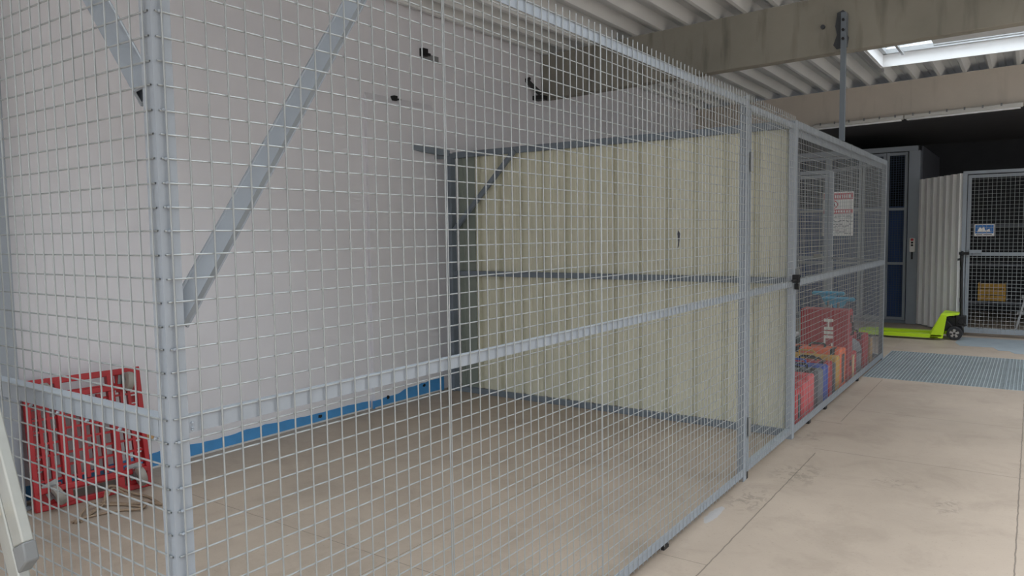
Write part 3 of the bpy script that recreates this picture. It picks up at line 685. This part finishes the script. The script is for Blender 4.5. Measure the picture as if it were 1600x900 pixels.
# notice on the gate post
e = thing('notice_board', 'white notice with red bands and prohibition sign on the far gate post', 'sign', (-.745, 10.226, 1.53))
b = MB(); b.box((-.945, 10.222, 1.53), (-.545, 10.23, 2.135)); b.build('board', 'white_print', e)
ys = 10.2205
b = MB(); b.box((-.935, ys, 2.03), (-.555, ys+.002, 2.115)); b.box((-.935, ys, 1.835), (-.555, ys+.002, 1.895)); b.build('red_band', 'red_print', e)
b = MB()
for i in range(48):
    a0, a1 = 2*pi*i/48, 2*pi*(i+1)/48; c = (-.80, 1.962)
    b.hexa([(c[0]+r*cos(a), yy, c[1]+r*sin(a)) for yy in (ys, ys+.002) for r, a in ((.044, a0), (.056, a0), (.056, a1), (.044, a1))])
b.bar((-.838, ys+.001, 1.998), (-.762, ys+.001, 1.926), .002, .011, (1, 0, 1)); b.build('prohibition_ring', 'red_print', e)
b = MB(); b.tube((-.80, ys, 1.99), (-.80, ys+.002, 1.99), .009, 10); b.prism([(-.812, ys, 1.978), (-.79, ys, 1.978), (-.786, ys, 1.95), (-.792, ys, 1.93), (-.80, ys, 1.945), (-.812, ys, 1.93), (-.816, ys, 1.95)], (0, .002, 0)); b.build('pictogram', 'ink', e)
b = MB()
for k, (z, hh) in enumerate(((2.072, .045), (1.865, .03))):
    x = -.91
    while x < -.58:
        w = random.choice((.016, .02, .024)); b.box((x, ys-.0015, z-hh/2), (x+w, ys, z+hh/2)); x += w+.012
    b.build('band_lettering', 'white_print', e); b = MB()
b = MB()
for row, z in enumerate((1.80, 1.785, 1.74, 1.725, 1.69, 1.665, 1.65, 1.61, 1.585, 1.56)):
    x = -.925
    while x < -.58:
        w = random.uniform(.02, .055)
        if random.random() < .72: b.box((x, ys, z-.004), (x+w, ys+.002, z+.004))
        x += w+.012
for z in (1.82, 1.765, 1.705, 1.63): b.box((-.93, ys, z-.0012), (-.56, ys+.002, z+.0012))
b.build('small_print', 'ink', e)

# ------------------------------------------------------------------ lift front, corrugated wall, right gate
LY = 13.4
e = thing('goods_lift', 'grey framed goods lift with dark blue mesh doors under the far beam', 'lift', (-1.3, LY, 0))
b = MB(); b.box((-.27, LY-.06, 0), (-.10, LY+.1, 2.92)); b.build('column', 'grey_paint', e, bevel=.004)
b = MB(); b.box((-3.5, LY-.05, 2.92), (-.14, LY+.08, 3.0)); b.build('header', 'grey_paint', e)
b = MB(); b.box((-3.5, LY-.02, 0), (-.27, LY+.08, .05)); b.build('sill', 'dark_grey_paint', e)
xs = [-3.4, -2.75, -2.1, -1.55, -1.0, -.62, -.285]
for k, (xa, xb) in enumerate(zip(xs, xs[1:])):
    b = MB(); w = .045
    for x in (xa+.004, xb-w-.004): b.box((x, LY, .055), (x+w, LY+.04, 2.91))
    for z in (.055, 1.0, 1.93, 2.86): b.box((xa+.004+w, LY, z), (xb-w-.004, LY+.04, z+.045))
    d = b.build('door_leaf', 'grey_paint', e)
    b = MB(); q = MB()
    u = xa+.07
    while u < xb-.05: b.tube((u, LY+.022, .1), (u, LY+.022, 2.91), .0035, 5, caps=False); u += .04
    z = .12
    while z < 2.9: b.tube((xa+.05, LY+.026, z), (xb-.05, LY+.026, z), .0035, 5, caps=False); z += .04
    b.build('wire_mesh', 'lift_wire', d)
b = MB(); b.box((-3.4, LY+.12, .05), (-.28, LY+.14, 2.0)); b.build('back_panel', 'navy', e)
b = MB(); b.box((-.10, LY+.1, 0), (-.08, 16.15, 3.0)); b.build('side_panel', 'dark_sheet', e)
# control pendant on the column
e = thing('lift_control', 'white push button box with red top button on the lift column', 'control box', (-.19, LY-.075, 1.16))
b = MB(); b.box((-.232, LY-.095, 1.22), (-.148, LY-.058, 1.46)); b.build('housing', 'white_print', e, bevel=.014, seg=3)
b = MB(); b.tube((-.19, LY-.115, 1.43), (-.19, LY-.09, 1.43), .022, 14); bb = b.build('button', 'red_print', e); bb['label'] = 'red button'
for z in (1.38, 1.335):
    b = MB(); b.tube((-.19, LY-.106, z), (-.19, LY-.09, z), .017, 14); b.build('button', 'black', e)
b = MB(); b.path([(-.19, LY-.078, 1.23), (-.19, LY-.085, 1.18), (-.19, LY-.082, 1.1)], .012, 8); b.build('cable_stub', 'black', e)
# corrugated white sheet wall
TC, n = frame_T((-.07, 13.33), (.60, 12.22)); b = MB(TC); prof = []; u = 0
while u < n-.05:
    for du, dv in ((0, 0), (.012, .045), (.085, .045), (.115, 0), (.19, 0)):
        if u+du <= n: prof.append((u+du, dv))
    u += .2
prof.append((n, 0)); k = len(prof)
b.add([(u, v, .02) for u, v in prof]+[(u, v, 2.43) for u, v in prof]+[(u, v-.003, .02) for u, v in prof]+[(u, v-.003, 2.43) for u, v in prof],
      [(i, i+1, k+i+1, k+i) for i in range(k-1)]+[(2*k+i, 3*k+i, 3*k+i+1, 2*k+i+1) for i in range(k-1)]+[(k+i, k+i+1, 3*k+i+1, 3*k+i) for i in range(k-1)])
e = thing('sheet_partition', 'white corrugated sheet partition between the lift and the right hand gate', 'partition', (.26, 12.78, 0))
b.build('corrugated_sheet', 'white_sheet', e, smooth=20)
b = MB(TC); b.box((0, -.05, 0), (n, -.006, .04)); b.box((0, -.05, 2.36), (n, -.006, 2.41)); b.build('rail', 'grey_paint', e)
g = gate_on(.60, 2.7, 12.17, 'large grey wire mesh gate at the right with a small blue sign hung on it', 2.41, dx=1, msk=.055)
b = MB(); b.box((.575, 12.13, 1.215), (.705, 12.168, 1.255)); b.tube((.62, 12.14, 1.2), (.62, 12.14, 1.27), .014, 10); b.build('latch', 'black', g)
b = MB(); b.box((.705, 12.14, 1.245), (.86, 12.169, 1.285)); b.build('bolt_plate', 'grey_paint', g)
e = thing('blue_sign', 'small blue and white sign hung on the mesh of the right gate', 'sign', (.885, 12.205, 1.5))
b = MB(); b.box((.76, 12.2, 1.49), (1.01, 12.206, 1.665)); b.build('board', 'white_print', e)
b = MB(); b.box((.77, 12.197, 1.53), (1.0, 12.2005, 1.655)); b.build('blue_field', 'sign_blue', e)
b = MB(); b.prism([(.79, 12.195, 1.55), (.83, 12.195, 1.63), (.85, 12.195, 1.6), (.88, 12.195, 1.63), (.9, 12.195, 1.57), (.95, 12.195, 1.6), (.96, 12.195, 1.55)], (0, .002, 0)); b.build('emblem', 'white_print', e)
b = MB(); b.box((.78, 12.197, 1.503), (.86, 12.2005, 1.517)); b.box((.875, 12.197, 1.503), (.98, 12.2005, 1.517)); b.build('small_print', 'ink', e)
# things in the dark room behind the gate
e = thing('storage_rack', 'dark steel storage rack in the unlit room behind the right gate', 'rack', (1.2, 14.6, 0))
for x in (.45, 2.4):
    for y in (14.3, 14.85):
        b = MB(); b.box((x, y, 0), (x+.05, y+.05, 2.1)); b.build('upright', 'dark_sheet', e)
for z in (.3, .95, 1.62):
    b = MB(); b.box((.45, 14.3, z), (2.45, 14.9, z+.05)); b.build('shelf', 'dark_sheet', e)
e = thing('wooden_crate', 'yellow wooden crate on the low shelf behind the right gate', 'crate', (.95, 14.5, .35))
for k in range(3):
    b = MB(); b.box((.72, 14.32, .36+k*.105), (1.12, 14.34, .45+k*.105)); b.build('slat', 'case_yellow', e)
for x in (.72, 1.10):
    b = MB(); b.box((x, 14.34, .35), (x+.02, 14.62, .66)); b.build('end_board', 'case_yellow', e)
b = MB(); b.box((.74, 14.34, .355), (1.10, 14.62, .37)); b.build('base', 'case_yellow', e)
e = thing('step_ladder', 'grey folding step ladder standing behind the right gate, near the picture edge', 'ladder', (1.55, 13.4, 0))
for y in (13.25, 13.6):
    b = MB(); b.bar((1.30, y, .006), (1.55, y, 1.15), .025, .05, (0, 1, 0)); b.build('stile', 'galv', e)
    b = MB(); b.bar((1.80, y, .0), (1.57, y, 1.15), .025, .05, (0, 1, 0)); b.build('stile', 'galv', e)
for k in range(4):
    t = (k+1)/4.6; b = MB(); b.box((1.30+.25*t-.05, 13.26, 1.15*t), (1.30+.25*t+.06, 13.59, 1.15*t+.03)); b.build('step', 'galv', e)

# ------------------------------------------------------------------ strip lights under the far beam
def on_far(x): return 12.22-(x-WX)*(1.54/10.07)
def strip(x0, x1, label):
    p = (x0, on_far(x0)-.075); q = (x1, on_far(x1)-.075); Tn, n = frame_T(p, q)
    e = thing('strip_light', label, 'light', ((p[0]+q[0])/2, (p[1]+q[1])/2, 3.21), 'strip lights along the far beam')
    b = MB(Tn); b.box((0, -.03, 3.225), (n, .045, 3.285)); b.build('housing', 'conduit', e, bevel=.015, seg=3)
    b = MB(Tn); b.box((.03, -.02, 3.205), (n-.03, .035, 3.226)); b.build('diffuser', 'upstand', e, bevel=.008)
    b = MB(Tn); k = 0
    while .12+k*.22 < n-.05: b.box((.11+k*.22, .04, 3.26), (.13+k*.22, .048, 3.30)); k += 1
    b.build('clip', 'grey_plastic', e)
strip(-1.45, -.14, 'white strip light under the far beam, left one behind the steel strut')
strip(-.125, 1.32, 'white strip light under the far beam, right one above the gate')
strip(1.34, 2.8, 'white strip light under the far beam, beyond the right picture edge')

# ------------------------------------------------------------------ floor gratings
def grating(x0, x1, label):
    e = thing('floor_grating', label, 'grating', ((x0+x1)/2, (GY0+GY1)/2, 0), 'steel gratings across the aisle')
    b = MB(); b.box((x0, GY0+.004, -.04), (x1, GY0+.014, 0)); b.box((x0, GY1-.014, -.04), (x1, GY1-.004, 0)); b.box((x0, GY0+.014, -.04), (x0+.006, GY1-.014, .0)); b.box((x1-.006, GY0+.014, -.04), (x1, GY1-.014, 0)); b.build('edge_frame', 'grate', e)
    b = MB(); x = x0+.034
    while x < x1-.02: b.box((x-.003, GY0+.014, -.032), (x+.003, GY1-.014, -.001)); x += .034
    y = GY0+.05
    while y < GY1-.03: b.box((x0+.006, y-.003, -.012), (x1-.006, y+.003, -.002)); y += .05
    b.build('bar_grid', 'grate', e)
    b = MB()
    for x in (x0+.05, x1-.05):
        for y in (GY0+.05, GY1-.05): b.tube((x, y, -.179), (x, y, -.038), .02, 8)
    b.build('support', 'dark_sheet', e)
grating(GX0+.005, 1.29, 'steel floor grating across the aisle, the panel beside the cage corner')
grating(1.295, GX1-.005, 'steel floor grating across the aisle, the panel at the right picture edge')

# ------------------------------------------------------------------ lime pallet truck
e = thing('pallet_truck', 'lime green hand pallet truck with black handle parked in front of the white corrugated sheet', 'pallet truck', (0, 11.68, 0))
def fork(y):
    b = MB(); b.box((-.62, y-.08, .055), (.44, y+.08, .082)); b.box((-.62, y-.08, .03), (.40, y-.072, .056)); b.box((-.62, y+.072, .03), (.40, y+.08, .056))
    b.prism([(-.62, y-.08, .03), (-.62, y-.08, .082), (-.73, y-.04, .06), (-.73, y-.04, .035)], (0, .16*.5, 0))
    b.prism([(-.62, y+.08, .03), (-.62, y+.08, .082), (-.73, y+.04, .06), (-.73, y+.04, .035)], (0, -.16*.5, 0))
    o = b.build('fork', 'lime', e, bevel=.004)
    for x in (-.52, -.42):
        w = MB(); w.tube((x, y-.035, .036), (x, y+.035, .036), .036, 16); w.build('load_roller', 'rubber', o)
    return o
fork(11.48); fork(11.88)
b = MB()
for y in (11.40, 11.945): b.prism([(.28, y, .03), (.455, y, .03), (.50, y, .365), (.43, y, .39)], (0, .015, 0))
b.prism([(.28, 11.415, .083), (.298, 11.415, .083), (.448, 11.415, .39), (.43, 11.415, .39)], (0, .53, 0))
b.prism([(.43, 11.40, .375), (.43, 11.96, .375), (.64, 11.76, .375), (.64, 11.60, .375)], (0, 0, .016))
b.prism([(.43, 11.40, .345), (.445, 11.40, .345), (.63, 11.60, .36), (.63, 11.60, .376), (.43, 11.40, .376)], (0, .01, 0))
b.build('chassis', 'lime', e, bevel=.004)
b = MB(); b.box((.47, 11.60, .14), (.6, 11.76, .33)); b.tube((.53, 11.68, .30), (.53, 11.68, .375), .035, 16); b.tube((.60, 11.62, .17), (.60, 11.62, .36), .02, 10); b.prism([(.36, 11.56, .16), (.48, 11.56, .12), (.56, 11.56, .2), (.5, 11.56, .28), (.38, 11.56, .27)], (0, .24, 0)); b.build('pump', 'black', e, bevel=.006)
b = MB(); b.box((.60, 11.58, .2), (.72, 11.78, .345)); b.tube((.66, 11.55, .27), (.66, 11.81, .27), .035, 14); b.tube((.69, 11.57, .24), (.74, 11.57, .22), .012, 8); b.build('pivot_block', 'black', e, bevel=.008)
for y in (11.54, 11.80):
    b = MB(); b.lathe([(.062, -.026), (.092, -.026), (.10, -.018), (.10, .018), (.092, .026), (.062, .026)], (.59, y, .10), (0, 1, 0), 30, loop=True); w = b.build('steer_wheel', 'rubber', e)
    b = MB(); b.lathe([(.056, -.02), (.066, -.025), (.066, .025), (.056, .02)], (.59, y, .10), (0, 1, 0), 28, loop=True); b.tube((.59, y-.028, .10), (.59, y+.028, .10), .016, 12)
    h = b.build('rim_ring', 'black', w)
    b = MB()
    for k in range(5):
        a = 2*pi*k/5+.3; b.prism([(.59+.013*cos(a-.8), y-.024, .10+.013*sin(a-.8)), (.59+.064*cos(a-.3), y-.024, .10+.064*sin(a-.3)), (.59+.064*cos(a+.3), y-.024, .10+.064*sin(a+.3)), (.59+.013*cos(a+.8), y-.024, .10+.013*sin(a+.8))], (0, .048, 0))
    s = b.build('spoke', 'chrome', w)
b = MB(); b.tube((.66, 11.68, .30), (.645, 11.68, 1.02), .02, 12); b.box((.632, 11.66, .55), (.668, 11.70, .60)); b.build('handle_shaft', 'black', e)
b = MB(); b.path([(.645, 11.68, 1.0), (.645, 11.62, 1.06), (.645, 11.58, 1.13), (.645, 11.59, 1.21), (.645, 11.64, 1.245), (.645, 11.72, 1.245), (.645, 11.77, 1.21), (.645, 11.78, 1.13), (.645, 11.74, 1.06)], .016, 8, closed=True); b.build('handle_grip', 'black', e)
b = MB(); b.bar((.63, 11.60, 1.17), (.60, 11.66, 1.16), .014, .03); b.build('release_lever', 'zinc', e)
